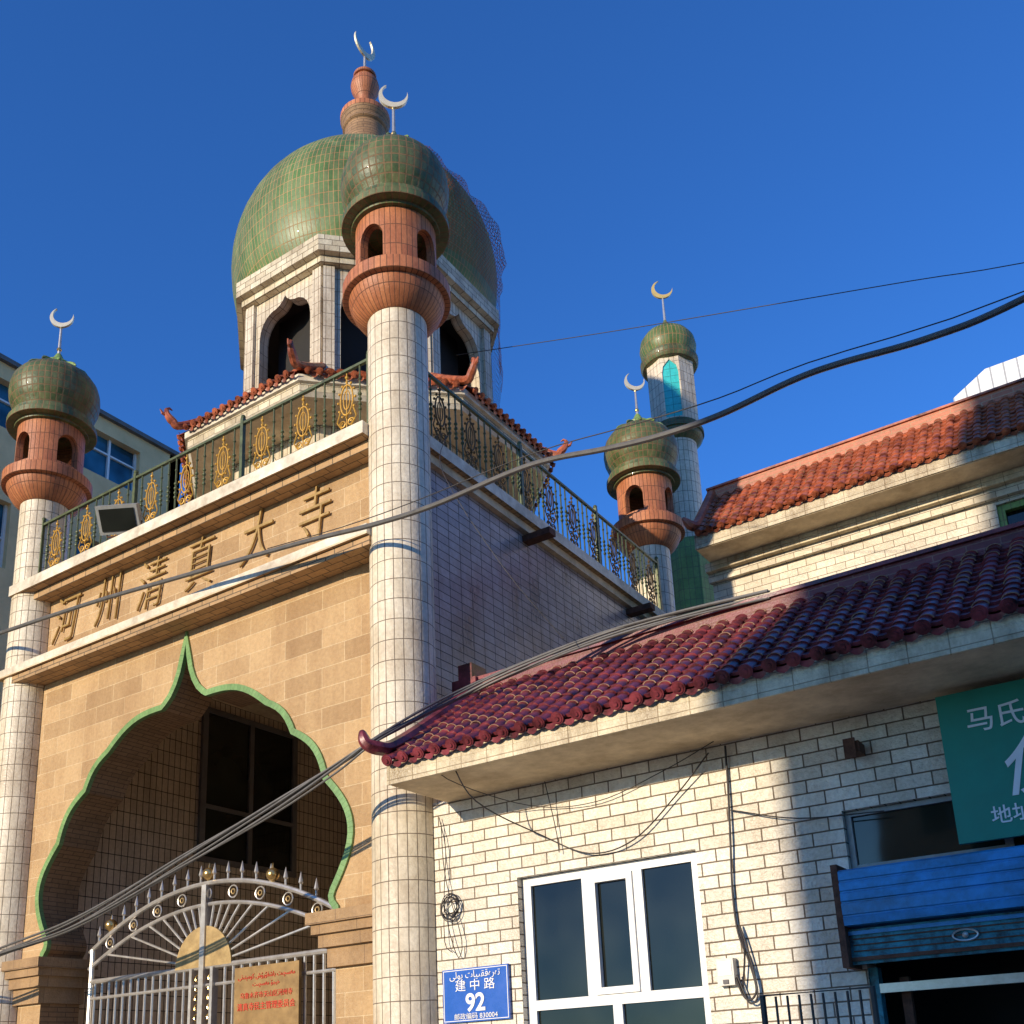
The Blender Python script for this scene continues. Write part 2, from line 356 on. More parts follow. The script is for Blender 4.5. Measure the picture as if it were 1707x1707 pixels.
# ------------------------------------------------------------------ minarets
def ring_wall(mb,ro,ri,z0,z1,zb,zs,n_open,half,mat,inner,rise=.17,off=0,seg=96):
    def opening(a):
        d=min(abs((a-off-2*pi*k/n_open+pi)%(2*pi)-pi) for k in range(n_open))
        if d>=half: return None
        return zs+rise*math.sqrt(max(0,1-(d/half)**2))
    br=set()
    for k in range(n_open):
        c0=off+2*pi*k/n_open
        for t in range(13): br.add(round((c0-half*cos(pi*t/12))%(2*pi),6))
    for k in range(seg): br.add(round(2*pi*k/seg,6))
    br=sorted(br); br.append(br[0]+2*pi)
    def P(r,a,z): return (r*cos(a),r*sin(a),z)
    def face(r,a,b,za,zb_,zc,zd,m,flip=False):
        p=[P(r,a,za),P(r,b,zb_),P(r,b,zc),P(r,a,zd)];u=[(ro*a,za),(ro*b,zb_),(ro*b,zc),(ro*a,zd)]
        if flip:p=p[::-1];u=u[::-1]
        mb.add(p,u,m)
    for i in range(len(br)-1):
        a,b=br[i],br[i+1]
        if b-a<1e-5: continue
        mid=(a+b)/2
        if opening(mid) is None:
            face(ro,a,b,z0,z0,z1,z1,mat); face(ri,a,b,z0,z0,z1,z1,inner,True)
        else:
            ha=opening(a) or zs; hb=opening(b) or zs
            face(ro,a,b,z0,z0,zb,zb,mat); face(ri,a,b,z0,z0,zb,zb,inner,True)
            face(ro,a,b,ha,hb,z1,z1,mat); face(ri,a,b,ha,hb,z1,z1,inner,True)
            mb.add((P(ro,a,zb),P(ro,b,zb),P(ri,b,zb),P(ri,a,zb)),[(0,0),(0,.05),(.1,.05),(.1,0)],mat)
            mb.add((P(ri,a,ha),P(ri,b,hb),P(ro,b,hb),P(ro,a,ha)),[(0,0),(0,.05),(.1,.05),(.1,0)],mat)
    for k in range(n_open):
        for sgn in (-1,1):
            a=off+2*pi*k/n_open+sgn*half
            mb.add((P(ro,a,zb),P(ri,a,zb),P(ri,a,zs),P(ro,a,zs)),[(0,zb),(.1,zb),(.1,zs),(0,zs)],mat)
def build_minaret(loc,label,yaw,tilt):
    root=empty('minaret',loc,label,'minaret','tiled corner minarets of the gatehouse')
    root.location=(0,0,0); WL[root]=Vector((0,0,0))
    m=MB(); m.lathe([(.40,0),(.40,.5),(.34,.56),(.31,.6),(.31,9.18)],'cream_col',56,uR=.31); obj(m,'shaft',root,smooth=True)
    m=MB(); m.lathe([(.31,9.15),(.335,9.16),(.37,9.19),(.42,9.24),(.465,9.31),(.495,9.38),(.505,9.42),(.50,9.425),(.56,9.43)],'orange_tile',56,uR=.5)
    m.lathe([(.56,9.43),(.568,9.437),(.568,9.575),(.56,9.583),(.505,9.585),(.50,9.59),(.50,9.635),(.44,9.64),(0,9.64)],'orange_tile',56,uR=.5); obj(m,'balcony_cup',root,smooth=True,ang=22)
    m=MB(); ring_wall(m,.43,.34,9.64,10.33,9.70,9.97,4,.36,'orange_tile','reveal',.17,off=0); obj(m,'lantern',root)
    m=MB(); m.lathe([(0,10.30),(.30,10.31),(.43,10.30),(.475,10.305),(.48,10.335),(.545,10.34),(.575,10.345),(.578,10.35),(.578,10.42),(.572,10.425),(.54,10.43),(.538,10.435),(.538,10.50),(.53,10.505),(.475,10.51),(.47,10.54),(.49,10.59),(.542,10.67),(.578,10.77),(.59,10.88),(.58,10.99),(.55,11.09),(.49,11.18),(.40,11.26),(.30,11.32),(.2,11.36)],'olive_dome',56,uR=.57)
    m.lathe([(.2,11.355),(.23,11.37),(.235,11.40),(.19,11.44),(.12,11.48),(.07,11.55),(.035,11.62),(0,11.64)],'green_small',32,uR=.2)
    for k in range(12):
        A=2*pi*k/12
        m.tube([((r)*cos(A),(r)*sin(A),z) for r,z in ((.22,11.375),(.30,11.335),(.38,11.29),(.43,11.252))],[.03,.035,.028,.008],'green_small',6)
    obj(m,'dome_cap',root,smooth=True,ang=30)
    m=MB(); m.tube([(0,0,11.6),(0,0,12.08)],[.024,.016],'steel',8); m.ball((0,0,11.7),.035,'brass'); m.ball((0,0,12.06),.022,'brass'); crescent(m,(0,0,12.24),.165,'crescent',yaw,tilt); obj(m,'crescent_finial',root)
    root.location=loc; WL[root]=Vector(loc)
    return root
mn=build_minaret((0,0,0),'tall cream tiled minaret with terracotta lantern beside maroon shop roof',math.radians(38),math.radians(-22))
copy_thing(mn,(-6.1,0,0),'cream tiled minaret with olive dome at the outer gatehouse corner')
b3=copy_thing(mn,(-.17,6.3,0.02),'smaller looking rear minaret beside the orange hall roof')

# ------------------------------------------------------------------ gatehouse
gh=empty('mosque_gatehouse',(-3.1,3.2,0),'tan stone gatehouse with scalloped green edged arch and gilt inscription','mosque')
CX=-3.1
def arc(A,B,b,n=10):
    A=Vector(A);B=Vector(B);d=B-A;nn=Vector((-d.y,d.x)).normalized()
    return [tuple(A+d*t+nn*b*sin(pi*t)) for t in [i/n for i in range(n)]]
H=[]
H+= [(0,6.42),(.03,6.24),(.07,6.08),(.13,5.94),(.21,5.82),(.30,5.74)]
H+= arc((.36,5.70),(1.28,5.38),.11)
H+= arc((1.28,5.38),(1.66,4.98),.06,6)
H+= arc((1.66,4.98),(2.10,4.42),.09,9)
H+= arc((2.10,4.42),(2.20,3.34),.27,14)
H+= [(2.20,3.34),(2.175,3.27),(2.19,3.2),(2.24,3.14),(2.25,3.08)]
left=[(CX-u,z) for u,z in H]; right=[(CX+u,z) for u,z in H]
outl=[(-6.2,0),(CX-2.25,0)]+left[::-1]+right[1:]+[(CX+2.25,0),(0,0),(0,7.9),(-6.2,7.9)]
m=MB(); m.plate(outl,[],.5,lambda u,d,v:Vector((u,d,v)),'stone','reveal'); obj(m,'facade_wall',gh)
m=MB(); full=left[::-1]+right[1:]
def offs(pl,d):
    o=[]
    for i,p in enumerate(pl):
        a=pl[max(i-1,0)];b=pl[min(i+1,len(pl)-1)]
        t=Vector((b[0]-a[0],b[1]-a[1])).normalized(); nn=Vector((-t.y,t.x)); o.append((p[0]+nn.x*d,p[1]+nn.y*d))
    return o
oo=offs(full,.065); ii=offs(full,-.004)
i0=len(left)-1; oo[i0]=(CX,6.58); ii[i0]=(CX,6.40)
l=0
for i in range(len(full)-1):
    dl=math.dist(full[i],full[i+1])
    a,b,c,d=ii[i],ii[i+1],oo[i+1],oo[i]; y0,y1=-.025,0.03
    m.add([(a[0],y0,a[1]),(b[0],y0,b[1]),(c[0],y0,c[1]),(d[0],y0,d[1])],[(l,0),(l+dl,0),(l+dl,.08),(l,.08)],'green_trim')
    m.add([(a[0],y1,a[1]),(b[0],y1,b[1]),(b[0],y0,b[1]),(a[0],y0,a[1])],[(l,0),(l+dl,0),(l+dl,.08),(l,.08)],'green_trim')
    m.add([(d[0],y0,d[1]),(c[0],y0,c[1]),(c[0],y1,c[1]),(d[0],y1,d[1])],[(l,0),(l+dl,0),(l+dl,.08),(l,.08)],'green_trim')
    l+=dl
obj(m,'arch_trim',gh)
for sx in (-1,1):
    m=MB()
    for k,(zz0,zz1,ex) in enumerate(((2.99,3.10,.20),(2.90,2.99,.16),(2.78,2.90,.11),(2.60,2.78,.05))):
        xi=CX+sx*(2.25-ex); xo=CX+sx*(3.1-.2)
        m.box(min(xi,xo),max(xi,xo),-ex*.9-.02,.5+ex*.4,zz0,zz1,'capital')
    obj(m,'capital',gh)
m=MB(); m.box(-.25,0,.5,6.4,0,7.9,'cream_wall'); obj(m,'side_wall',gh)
m=MB(); m.box(-6.2,-5.95,.5,6.4,0,7.9,'cream_inner'); obj(m,'side_wall',gh)
m=MB(); m.box(-5.95,-.25,6.15,6.4,0,7.9,'cream_inner'); obj(m,'rear_wall',gh)
m=MB(); m.box(-5.95,-.25,.5,6.15,7.2,7.9,'white_conc','concrete'); m.box(-6.2,0,-.05,6.45,7.9,7.93,'concrete'); obj(m,'terrace_floor',gh)
w=MB(); w.box(-5.95,-5.90,2.65,2.75,4.7,7.05,'dark_parapet'); w.box(-5.95,-5.90,4.5,4.6,4.7,7.05,'dark_parapet'); w.box(-5.95,-5.90,2.75,4.5,6.97,7.05,'dark_parapet'); w.box(-5.95,-5.90,2.75,4.5,4.7,4.78,'dark_parapet')
w.box(-5.95,-5.90,3.58,3.66,4.78,6.97,'dark_parapet'); w.box(-5.95,-5.90,2.75,3.58,5.5,5.56,'dark_parapet'); w.box(-5.95,-5.90,3.66,4.5,5.5,5.56,'dark_parapet')
w.box(-5.95,-5.935,2.75,4.5,4.78,6.97,'glass'); obj(w,'window',gh)
m=MB(); m.box(-6.30,-.15,-.34,-.001,6.66,6.68,'concrete','soffit_brick'); m.box(-6.30,-.15,-.34,-.001,6.68,6.77,'white_conc')
m.box(-6.2,-.15,-.30,-.001,6.56,6.658,'soffit_brick'); obj(m,'lower_ledge',gh)
m=MB(); m.box(-6.22,-.2,-.33,-.052,7.80,7.94,'white_conc','soffit_brick'); m.box(-6.15,-.2,-.2,-.002,7.70,7.798,'soffit_brick')
m.box(.002,.14,.25,6.3,7.84,7.98,'white_conc','soffit_brick'); m.box(.002,.07,.25,6.3,7.74,7.838,'concrete'); obj(m,'upper_ledge',gh)
for i,(ch,x,sh_) in enumerate(zip('河州清真大寺',(-5.44,-4.58,-3.78,-2.93,-2.03,-1.16),(.26,.16,.22,.14,.24,.14))):
    text_mesh(ch,.70,(x,-.028,7.31+.02*sin(i*2)),'inscription',gh,'inscription_character',.012,shear=sh_,sx=.74,bold=-.011)
for y,z in ((2.35,7.72),(5.0,7.72)):
    m=MB(); m.box(0.004,.38,y-.07,y+.07,z-.10,z-.02,'rust'); obj(m,'rain_spout',gh)

# railings
def ornament(a='gold'):
    m=MB()
    m.tube([(.085*cos(t),0,.48+.18*sin(t)) for t in [2*pi*k/24 for k in range(24)]],.010,a,6,True)
    m.tube([(.045*cos(t),0,.48+.115*sin(t)) for t in [2*pi*k/16 for k in range(16)]],.007,a,6,True)
    for k in range(-3,10):
        t=math.radians(k*30); m.ball((.115*cos(t),0,.48+.212*sin(t)),.016,a,6,4)
    m.tube([(0,0,.02),(0,0,.80)],.007,a,6)
    for sx in (-1,1):
        for cz in (.20,.10):
            m.tube([(sx*(.055+.048*cos(t)*(1-k/22)),0,cz+.048*sin(t)*(1-k/22)) for k,t in [(k,2*pi*k/12) for k in range(17)]],.008,a,5)
        m.tube([(sx*.105,0,.02),(sx*.065,0,.15),(sx*.13,0,.25),(sx*.09,0,.36)],.008,a,5)
    m.ball((0,0,.75),.02,a,8,5); m.ball((0,0,.3),.017,a,8,5)
    return m
def baluster():
    m=MB(); m.tube([(0,0,0),(0,0,.83)],.010,'rail_green',6)
    for z in (.3,.36,.42,.48): m.ball((0,0,z),.022,'rail_green',8,5)
    m.ball((0,0,.66),.018,'rail_green',8,5); return m
def railing(name,loc,length,yaw,label,n,om='gold'):
    r=empty(name,(0,0,0),label,'railing','ornamental terrace railings')
    m=MB(); m.box(0,length,-.018,.018,.82,.85,'rail_green'); obj(m,'handrail',r)
    m=MB(); m.box(0,length,-.012,.012,.03,.05,'rail_green'); obj(m,'bottom_rail',r)
    for i in (0,n/3,2*n/3,n):
        m=MB(); x=length*i/n; m.box(x-.022,x+.022,-.023,.023,0,.9,'rail_green'); m.ball((x,0,.92),.03,'rail_green'); obj(m,'post',r)
    base=None;bb=None;sp=length/n
    for i in range(n):
        x=sp*(i+.5)
        if base is None: base=obj(ornament(om),'scroll_ornament',r); c=base
        else: c=base.copy();COL.objects.link(c);c.parent=r
        c.location=(x,0,0)
        for q in (-.29,.29):
            if bb is None: bb=obj(baluster(),'baluster',r); e=bb
            else: e=bb.copy();COL.objects.link(e);e.parent=r
            e.location=(x+q*sp,0,0)
        if i<n-1:
            e=bb.copy();COL.objects.link(e);e.parent=r;e.location=(sp*(i+1),0,0)
    r.location=loc;r.rotation_euler=(0,0,yaw)
    return r
railing('terrace_railing',(-5.85,-.16,7.94),5.6,0,'green and gold scrollwork railing along the gatehouse front',9)
railing('terrace_railing',(.06,.35,7.98),5.65,pi/2,'gold scrollwork railing painted in shade tones along the gatehouse side',10,'gold_shaded')

m=MB(); sp=empty('floodlight',(-4.02,-.28,7.94),'grey rectangular floodlight standing on the gatehouse ledge','floodlight')
tf=Matrix.Translation((-4.02,-.32,8.16))@Matrix.Rotation(math.radians(30),4,'Z')@Matrix.Rotation(math.radians(35),4,'X')
m.box(-.25,.25,-.06,.06,-.17,.17,'grey_paint',tf=tf); m.box(-.21,.21,-.07,-.062,-.13,.13,'glass',tf=tf); m.box(-.18,.18,.062,.12,-.11,.11,'dark_parapet',tf=tf); obj(m,'lamp_housing',sp)
m=MB(); m.tube([(-4.24,-.42,8.14),(-4.2,-.34,7.97),(-3.86,-.2,7.97),(-3.82,-.16,8.14)],.012,'rust',6); obj(m,'bracket',sp)

# ------------------------------------------------------------------ dome pavilion
DX,DY=-3.1,3.13
pv=empty('dome_pavilion',(DX,DY,7.93),'octagonal rooftop pavilion with large green tiled dome and upturned eaves','dome')
def octc(a,k):
    R=a/cos(pi/8); t=pi/8+k*pi/4; return (DX+R*cos(t),DY+R*sin(t))
def oct_ring(mb,a0,z0,a1,z1,mat):
    for k in range(8):
        p,q=octc(a0,k),octc(a0,k+1);r,s_=octc(a1,k+1),octc(a1,k); w=math.dist(p,q)
        h=math.hypot(a1-a0,z1-z0)
        mb.add(((p[0],p[1],z0),(q[0],q[1],z0),(r[0],r[1],z1),(s_[0],s_[1],z1)),[(-w/2,0),(w/2,0),(w/2*a1/a0,h),(-w/2*a1/a0,h)],mat)
def oct_disc(mb,a,z,mat,up=True):
    p=[(*octc(a,k),z) for k in range(8)]; 
    if not up:p=p[::-1]
    mb.add(p,[(q[0],q[1]) for q in p],mat)
def ogee(w,z0,zs,zt,n=8):
    pts=[(-w,z0),(w,z0),(w,zs)]
    R_=[]
    for i in range(1,n+1):
        t=i/n
        if t<.6: a=t/.6*pi/2; x=w*(1-.62*(1-cos(a))); z=zs+(zt-zs)*.72*sin(a)
        else:
            k=(t-.6)/.4; x=w*.38*(1-k)**1.3; z=zs+(zt-zs)*(.72+.28*k**1.6)
        R_.append((x,z))
    pts+=R_; pts+=[(-x,z) for x,z in R_[:-1][::-1]]; pts+=[(-w,zs)]
    return pts
def oct_panels(mb,a,z0,z1,hole,th,mat,side):
    w=a*math.tan(pi/8)
    for k in range(8):
        t=k*pi/4; nx,ny=cos(t),sin(t); tx_,ty_=-ny,nx
        mp=lambda u,d,v:Vector((DX+nx*(a-d)+tx_*u,DY+ny*(a-d)+ty_*u,v))
        mb.plate([(-w,z0),(w,z0),(w,z1),(-w,z1)],[hole] if hole else [],th,mp,mat,side)
m=MB(); oct_panels(m,1.85,7.93,9.62,ogee(.33,8.35,9.0,9.36),.15,'lantern_tile','white_conc')
for k in range(8):
    t=k*pi/4
    mp=lambda u,d,v:Vector((DX+cos(t)*(1.85+.03-d)-sin(t)*u,DY+sin(t)*(1.85+.03-d)+cos(t)*u,v))
    big=ogee(.40,8.30,9.0,9.45); m.plate(big,[ogee(.33,8.33,9.0,9.36)],.028,mp,'white_conc')
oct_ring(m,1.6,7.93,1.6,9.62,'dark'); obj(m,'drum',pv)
EZ=.16
m=MB(); oct_ring(m,1.86,9.46+EZ,2.40,9.48+EZ,'concrete'); oct_ring(m,2.40,9.48+EZ,2.44,9.53+EZ,'white_conc'); oct_ring(m,2.44,9.53+EZ,2.44,9.64+EZ,'cornice_tile'); oct_ring(m,2.44,9.64+EZ,2.48,9.65+EZ,'white_conc'); oct_ring(m,2.48,9.65+EZ,2.48,9.74+EZ,'white_conc'); oct_ring(m,2.48,9.74+EZ,1.6,10.40+EZ,'roof_orange'); obj(m,'eave_fascia',pv)
m=MB(); ae,at=2.53,1.68; ze,zt=9.76+EZ,10.42+EZ
Ls=math.hypot(ae-at,zt-ze)
for k in range(8):
    t=k*pi/4; nx,ny=cos(t),sin(t); tv=Vector((-ny,nx,0)); We=ae*math.tan(pi/8);Wt=at*math.tan(pi/8)
    s_=Vector((-nx*(ae-at),-ny*(ae-at),zt-ze)).normalized(); n_=tv.cross(s_).normalized()
    if n_.z<0:n_=-n_
    P0=Vector((DX+nx*ae,DY+ny*ae,ze))-tv*We
    cl=lambda a,We=We,Wt=Wt:min(Ls,max(0,Ls*(We-abs(a-We))/(We-Wt)))
    tile_roof(m,P0,tv,s_,n_,2*We,Ls,.14,.14,.044,'roof_orange',clip=cl)
obj(m,'tiled_eave_roof',pv,smooth=True,ang=50)
for k in range(8):
    m=MB(); p=octc(at,k);q=octc(ae,k);d=Vector((q[0]-p[0],q[1]-p[1],0)).normalized()
    A=Vector((*p,zt+.05));B=Vector((*q,ze+.07))
    pts=spline([A,A.lerp(B,.5)-Vector((0,0,.02)),B,B+d*.11+Vector((0,0,.03)),B+d*.18+Vector((0,0,.10)),B+d*.20+Vector((0,0,.18))],5)
    n=len(pts); m.tube(pts,[.055 if i<n*.65 else .055-.03*(i-n*.65)/(n*.35) for i in range(n)],'roof_orange',8)
    m.tube([B+d*.16+Vector((0,0,.08)),B+d*.25+Vector((0,0,.11)),B+d*.28+Vector((0,0,.16))],[.025,.022,.008],'roof_orange',6)
    m.tube([B+d*.20+Vector((0,0,.18)),B+d*.16+Vector((0,0,.21)),B+d*.12+Vector((0,0,.19))],[.024,.018,.008],'roof_orange',6)
    obj(m,'upturned_hip_ridge',pv,smooth=True)
m=MB(); oct_panels(m,1.72,10.4,12.18,ogee(.48,10.42,11.55,12.08),.16,'lantern_tile','lantern_tile')
for k in range(8):
    t=pi/8+k*pi/4
    for dt in (-1,1):
        tt=t+dt*pi/8; nx,ny=cos(tt),sin(tt); tx_,ty_=-ny,nx; w=1.72*math.tan(pi/8)
        u0,u1=(-w,-w+.15) if dt>0 else (w-.15,w)
        mp=lambda u,d,v:Vector((DX+nx*(1.72+.05-d)+tx_*u,DY+ny*(1.72+.05-d)+ty_*u,v))
        m.plate([(u0,10.4),(u1,10.4),(u1,12.16),(u0,12.16)],[],.048,mp,'lantern_tile')
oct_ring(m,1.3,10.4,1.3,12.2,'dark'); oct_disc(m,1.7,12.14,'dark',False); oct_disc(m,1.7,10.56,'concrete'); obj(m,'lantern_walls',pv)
m=MB(); oct_ring(m,1.72,12.17,1.82,12.18,'cornice_tile'); oct_ring(m,1.82,12.18,1.82,12.28,'cornice_tile'); oct_ring(m,1.82,12.28,1.90,12.295,'cornice_tile'); oct_ring(m,1.90,12.295,1.90,12.55,'cornice_tile'); oct_ring(m,1.90,12.55,1.5,12.58,'concrete'); obj(m,'cornice',pv)
prof=[(1.84,12.55),(1.91,12.68),(1.965,12.85),(2.005,13.08),(2.03,13.4)]+[(2.03*cos(math.radians(a)),13.42+2.03*sin(math.radians(a))) for a in range(6,79,6)]+[(.36,15.44)]
m=MB(); m.lathe(prof,'green_dome',96,(DX,DY),uR=2.0); obj(m,'dome_shell',pv,smooth=True)
m=MB(); m.lathe([(.56,15.34),(.44,15.56),(.38,15.85),(.34,16.15),(.33,16.38),(.37,16.42),(.37,16.47),(.34,16.475),(.37,16.53),(.40,16.60)],'reveal',32,(DX,DY),uR=.35)
m.lathe([(.40,16.60),(.405,16.61),(.405,16.69),(.39,16.70),(.33,16.705),(.325,16.74),(.31,16.75),(.24,16.755),(.235,16.80),(.16,16.85),(.13,16.93),(.12,17.02),(.135,17.10),(.185,17.19),(.225,17.28),(.235,17.36),(.215,17.45),(.17,17.51),(.16,17.535),(.19,17.54),(.19,17.59),(.12,17.62),(.06,17.70),(.03,17.78),(0,17.79)],'orange_tile',32,(DX,DY),uR=.3); obj(m,'finial',pv,smooth=True,ang=25)
m=MB(); m.tube([(DX,DY,17.7),(DX,DY,18.05)],[.028,.02],'steel',8); crescent(m,(DX,DY,18.26),.24,'crescent',math.radians(88),math.radians(18)); obj(m,'crescent_finial',pv)
net=MB(); na,nz=56,44
def npnt(i,j):
    A=math.radians(-34+ i*165/na); t=j/nz
    edge=mathutils.noise.noise(Vector((t*6,3,1)))
    if i<6: A+=math.radians(14*edge*(6-i)/6)
    nn=mathutils.noise.noise(Vector((cos(A)*2.2,sin(A)*2.2,t*5)))
    n2=mathutils.noise.noise(Vector((cos(A)*9,sin(A)*9,t*13)))
    if t<.3:
        z=10.95+(12.6-10.95)*t/.3; r=1.95+.09*t/.3+.05*nn+.05*n2
        return (DX+r*cos(A),DY+r*sin(A),z+.05*n2+.15*edge*(1-t/.3)),(A*2.0,z)
    t2=(t-.3)/.7; ang=math.radians(-24+t2*94); R=2.045
    bulge=.012+.20*max(0,nn+.08)*sin(pi*t2)+.11*n2*sin(pi*t2)
    bulge=max(.008,bulge)
    r=(R+bulge)*cos(ang); z=13.42+(R+bulge*.8)*sin(ang)
    if ang<0: r=2.045+bulge*.5
    return (DX+r*cos(A),DY+r*sin(A),z),(A*2.0,12.6+t2*3.5)
for i in range(na):
    for j in range(nz):
        Am=-34+(i+.5)*165/na
        if j/nz<.3 and Am<27+5*sin(j): continue
        q=[npnt(i,j),npnt(i+1,j),npnt(i+1,j+1),npnt(i,j+1)]; net.add([a[0] for a in q],[a[1] for a in q],'net')
obj(net,'debris_netting',pv,smooth=True,ang=180)

# ------------------------------------------------------------------ gate
GX=-2.97
gt=empty('metal_gate',(GX,.3,0),'stainless steel gate with fan shaped top and gilt finials','gate')
zo=lambda x:3.70-.145*x*x
zi=lambda x:3.47-.135*x*x
xs=[-1.95+3.83*i/40 for i in range(41)]
m=MB(); m.tube([(GX+x,.3,zo(x)) for x in xs],.028,'steel',8); m.tube([(GX+x,.3,zi(x)) for x in xs],.024,'steel',8)
for i in range(9):
    x=-1.6+3.2*i/8; zc=(zo(x)+zi(x))/2; m.tube([(GX+x+.065*cos(t),.3,zc+.065*sin(t)) for t in [2*pi*k/16 for k in range(16)]],.008,'steel',5,True)
    m.tube([(GX+x+.026*cos(t),.3,zc+.026*sin(t)) for t in [2*pi*k/12 for k in range(12)]],.007,'tan_gold',5,True)
m.tube([(GX-1.9,.3,2.81),(GX+1.88,.3,2.81)],.03,'steel',8)
m.tube([(GX-1.9,.3,2.62),(GX+1.88,.3,2.62)],.02,'steel',8); m.tube([(GX-1.9,.3,.25),(GX+1.88,.3,.25)],.025,'steel',8)
m.tube([(GX-1.9,.3,.14),(GX-1.9,.3,zo(1.9))],.03,'steel',8); m.tube([(GX+1.88,.3,.14),(GX+1.88,.3,zo(1.88))],.03,'steel',8)
obj(m,'frame',gt,smooth=True)
m=MB()
for i in range(1,18):
    t=pi*i/18; c_,s_=cos(t),sin(t)
    r=.42
    while r<3 and 2.81+r*s_<zi(r*c_) and abs(r*c_)<1.88: r+=.02
    m.tube([(GX+.42*c_,.3,2.81+.42*s_),(GX+r*c_,.3,2.81+r*s_)],.014,'steel',6)
obj(m,'fan_bars',gt)
m=MB(); hub=[(GX+.43*cos(pi*k/24),.3,2.81+.43*sin(pi*k/24)) for k in range(25)]
m.add([(p[0],.27,p[2]) for p in hub],[(0,0)]*25,'tan_gold'); m.add([(p[0],.33,p[2]) for p in hub][::-1],[(0,0)]*25,'tan_gold')
for k in range(24): m.quad((hub[k][0],.27,hub[k][2]),(hub[k][0],.33,hub[k][2]),(hub[k+1][0],.33,hub[k+1][2]),(hub[k+1][0],.27,hub[k+1][2]),'tan_gold')
obj(m,'hub_plate',gt)
m=MB(); m.box(GX-.035,GX+.035,.25,.34,.14,3.68,'steel'); 
for sx in (-1,1): m.box(GX+sx*.16-.02,GX+sx*.16+.02,.25,.33,.14,2.8,'steel')
for z in [1+.1*i for i in range(18)]: m.tube([(GX+.1+.035*cos(t),.3,z+.035*sin(t)) for t in [2*pi*k/10 for k in range(10)]],.008,'brass',5,True); m.tube([(GX-.1+.035*cos(t),.3,z+.035*sin(t)) for t in [2*pi*k/10 for k in range(10)]],.008,'brass',5,True)
obj(m,'centre_post',gt)
bb=None
for i in range(30):
    x=-1.82+3.64*i/29
    if abs(x)<.24: continue
    if bb is None: mm=MB(); mm.tube([(GX,.3,.14),(GX,.3,2.8)],.015,'steel',6); bb=obj(mm,'bar',gt); e=bb
    else: e=bb.copy();COL.objects.link(e);e.parent=gt
    e.location=(x,0,0)
sb=None
for i in range(18):
    x=-1.8+3.6*i/17
    if sb is None:
        mm=MB(); mm.tube([(GX,.3,0),(GX,.3,.08),(GX,.3,.10),(GX,.3,.13),(GX,.3,.21)],[.012,.012,.026,.02,.002],'steel',6); sb=obj(mm,'spear_tip',gt); e=sb
    else: e=sb.copy();COL.objects.link(e);e.parent=gt
    e.location=(x,0,zo(x))
bl=None
for x in (.02,.98,-1.6):
    if bl is None: mm=MB(); mm.ball((GX,.3,.10),.07,'brass',14,8); mm.tube([(GX,.3,0),(GX,.3,.05)],.02,'brass',6); mm.tube([(GX,.3,.15),(GX,.3,.22)],[.015,.003],'brass',6); bl=obj(mm,'gilt_ball',gt,smooth=True); e=bl
    else: e=bl.copy();COL.objects.link(e);e.parent=gt
    e.location=(x,0,zo(x))
NX=-1.95
nb=empty('notice_board',(NX,.22,2.3),'gilt notice panel with red lettering fixed to the gate','sign')
m=MB(); m.box(NX-.45,NX+.44,.20,.235,1.75,2.74,'gold_panel'); obj(m,'panel',nb)
text_mesh('ﻰﺗﯩﺘﯧﻣﻮﻛ ﺵﯘﺭۇﻗﺷﺎﺑ ﺕﯩﭽﺴﻪﻣ',.065,(NX,.196,2.64),'red_paint',nb,'lettering',.003)
text_mesh('ﺖﯩﭽﺴﻪﻣ ﯘﺠﻴﺧ',.06,(NX,.196,2.56),'red_paint',nb,'lettering',.003)
text_mesh('乌鲁木齐市天山区河州寺',.066,(NX,.196,2.45),'red_paint',nb,'lettering',.003)
text_mesh('清真寺民主管理委员会',.080,(NX,.196,2.34),'red_paint',nb,'lettering',.003,bold=.0005)

# ------------------------------------------------------------------ shop
sh=empty('corner_shop',(4.5,1,0),'low white brick tiled shop with maroon glazed tile roof','shop')
X1=8.5
holes=[[(1.17,1.35),(2.78,1.35),(2.78,3.16),(1.17,3.16)],[(3.90,2.84),(5.6,2.84),(5.6,3.26),(3.90,3.26)],[(3.93,.16),(5.7,.16),(5.7,2.42),(3.93,2.42)]]
m=MB(); m.plate([(.05,0),(X1,0),(X1,3.95),(.05,3.95)],holes,.24,lambda u,d,v:Vector((u,d,v)),'brick_white','brick_white'); obj(m,'front_wall',sh)
m=MB(); m.box(.06,X1-.01,.26,1.9,.01,.12,'concrete'); m.box(.05,X1,2.0,2.2,0,3.95,'concrete'); m.box(X1-.2,X1,.242,1.998,0,3.95,'concrete'); m.box(.06,X1-.21,1.0,1.1,.13,3.9,'dark'); obj(m,'rear_walls',sh)
m=MB(); m.box(.47,X1+.3,-.80,-.002,3.93,4.02,'concrete','concrete'); m.box(.47,X1+.3,0,2.3,3.96,4.02,'concrete'); m.box(.465,X1+.3,-.82,-.70,4.022,4.10,'fascia'); m.box(.465,X1+.3,-.822,-.802,3.925,4.02,'fascia')
m.box(.467,X1+.3,-.699,2.2,4.022,4.09,'concrete'); obj(m,'eave_slab',sh)
ye,zE,yr,zR=-.86,4.13,.62,5.18
sl=Vector((0,yr-ye,zR-zE)); LL=sl.length; sl.normalize(); nn=Vector((0,-sl.z,sl.y))
m=MB(); m.quad((.45,ye+.05,zE-.03),(X1+.3,ye+.05,zE-.03),(X1+.3,yr,zR-.03),(.45,yr,zR-.03),'mortar'); m.quad((.45,yr,zR-.03),(X1+.3,yr,zR-.03),(X1+.3,2.25,4.06),(.45,2.25,4.06),'roof_maroon')
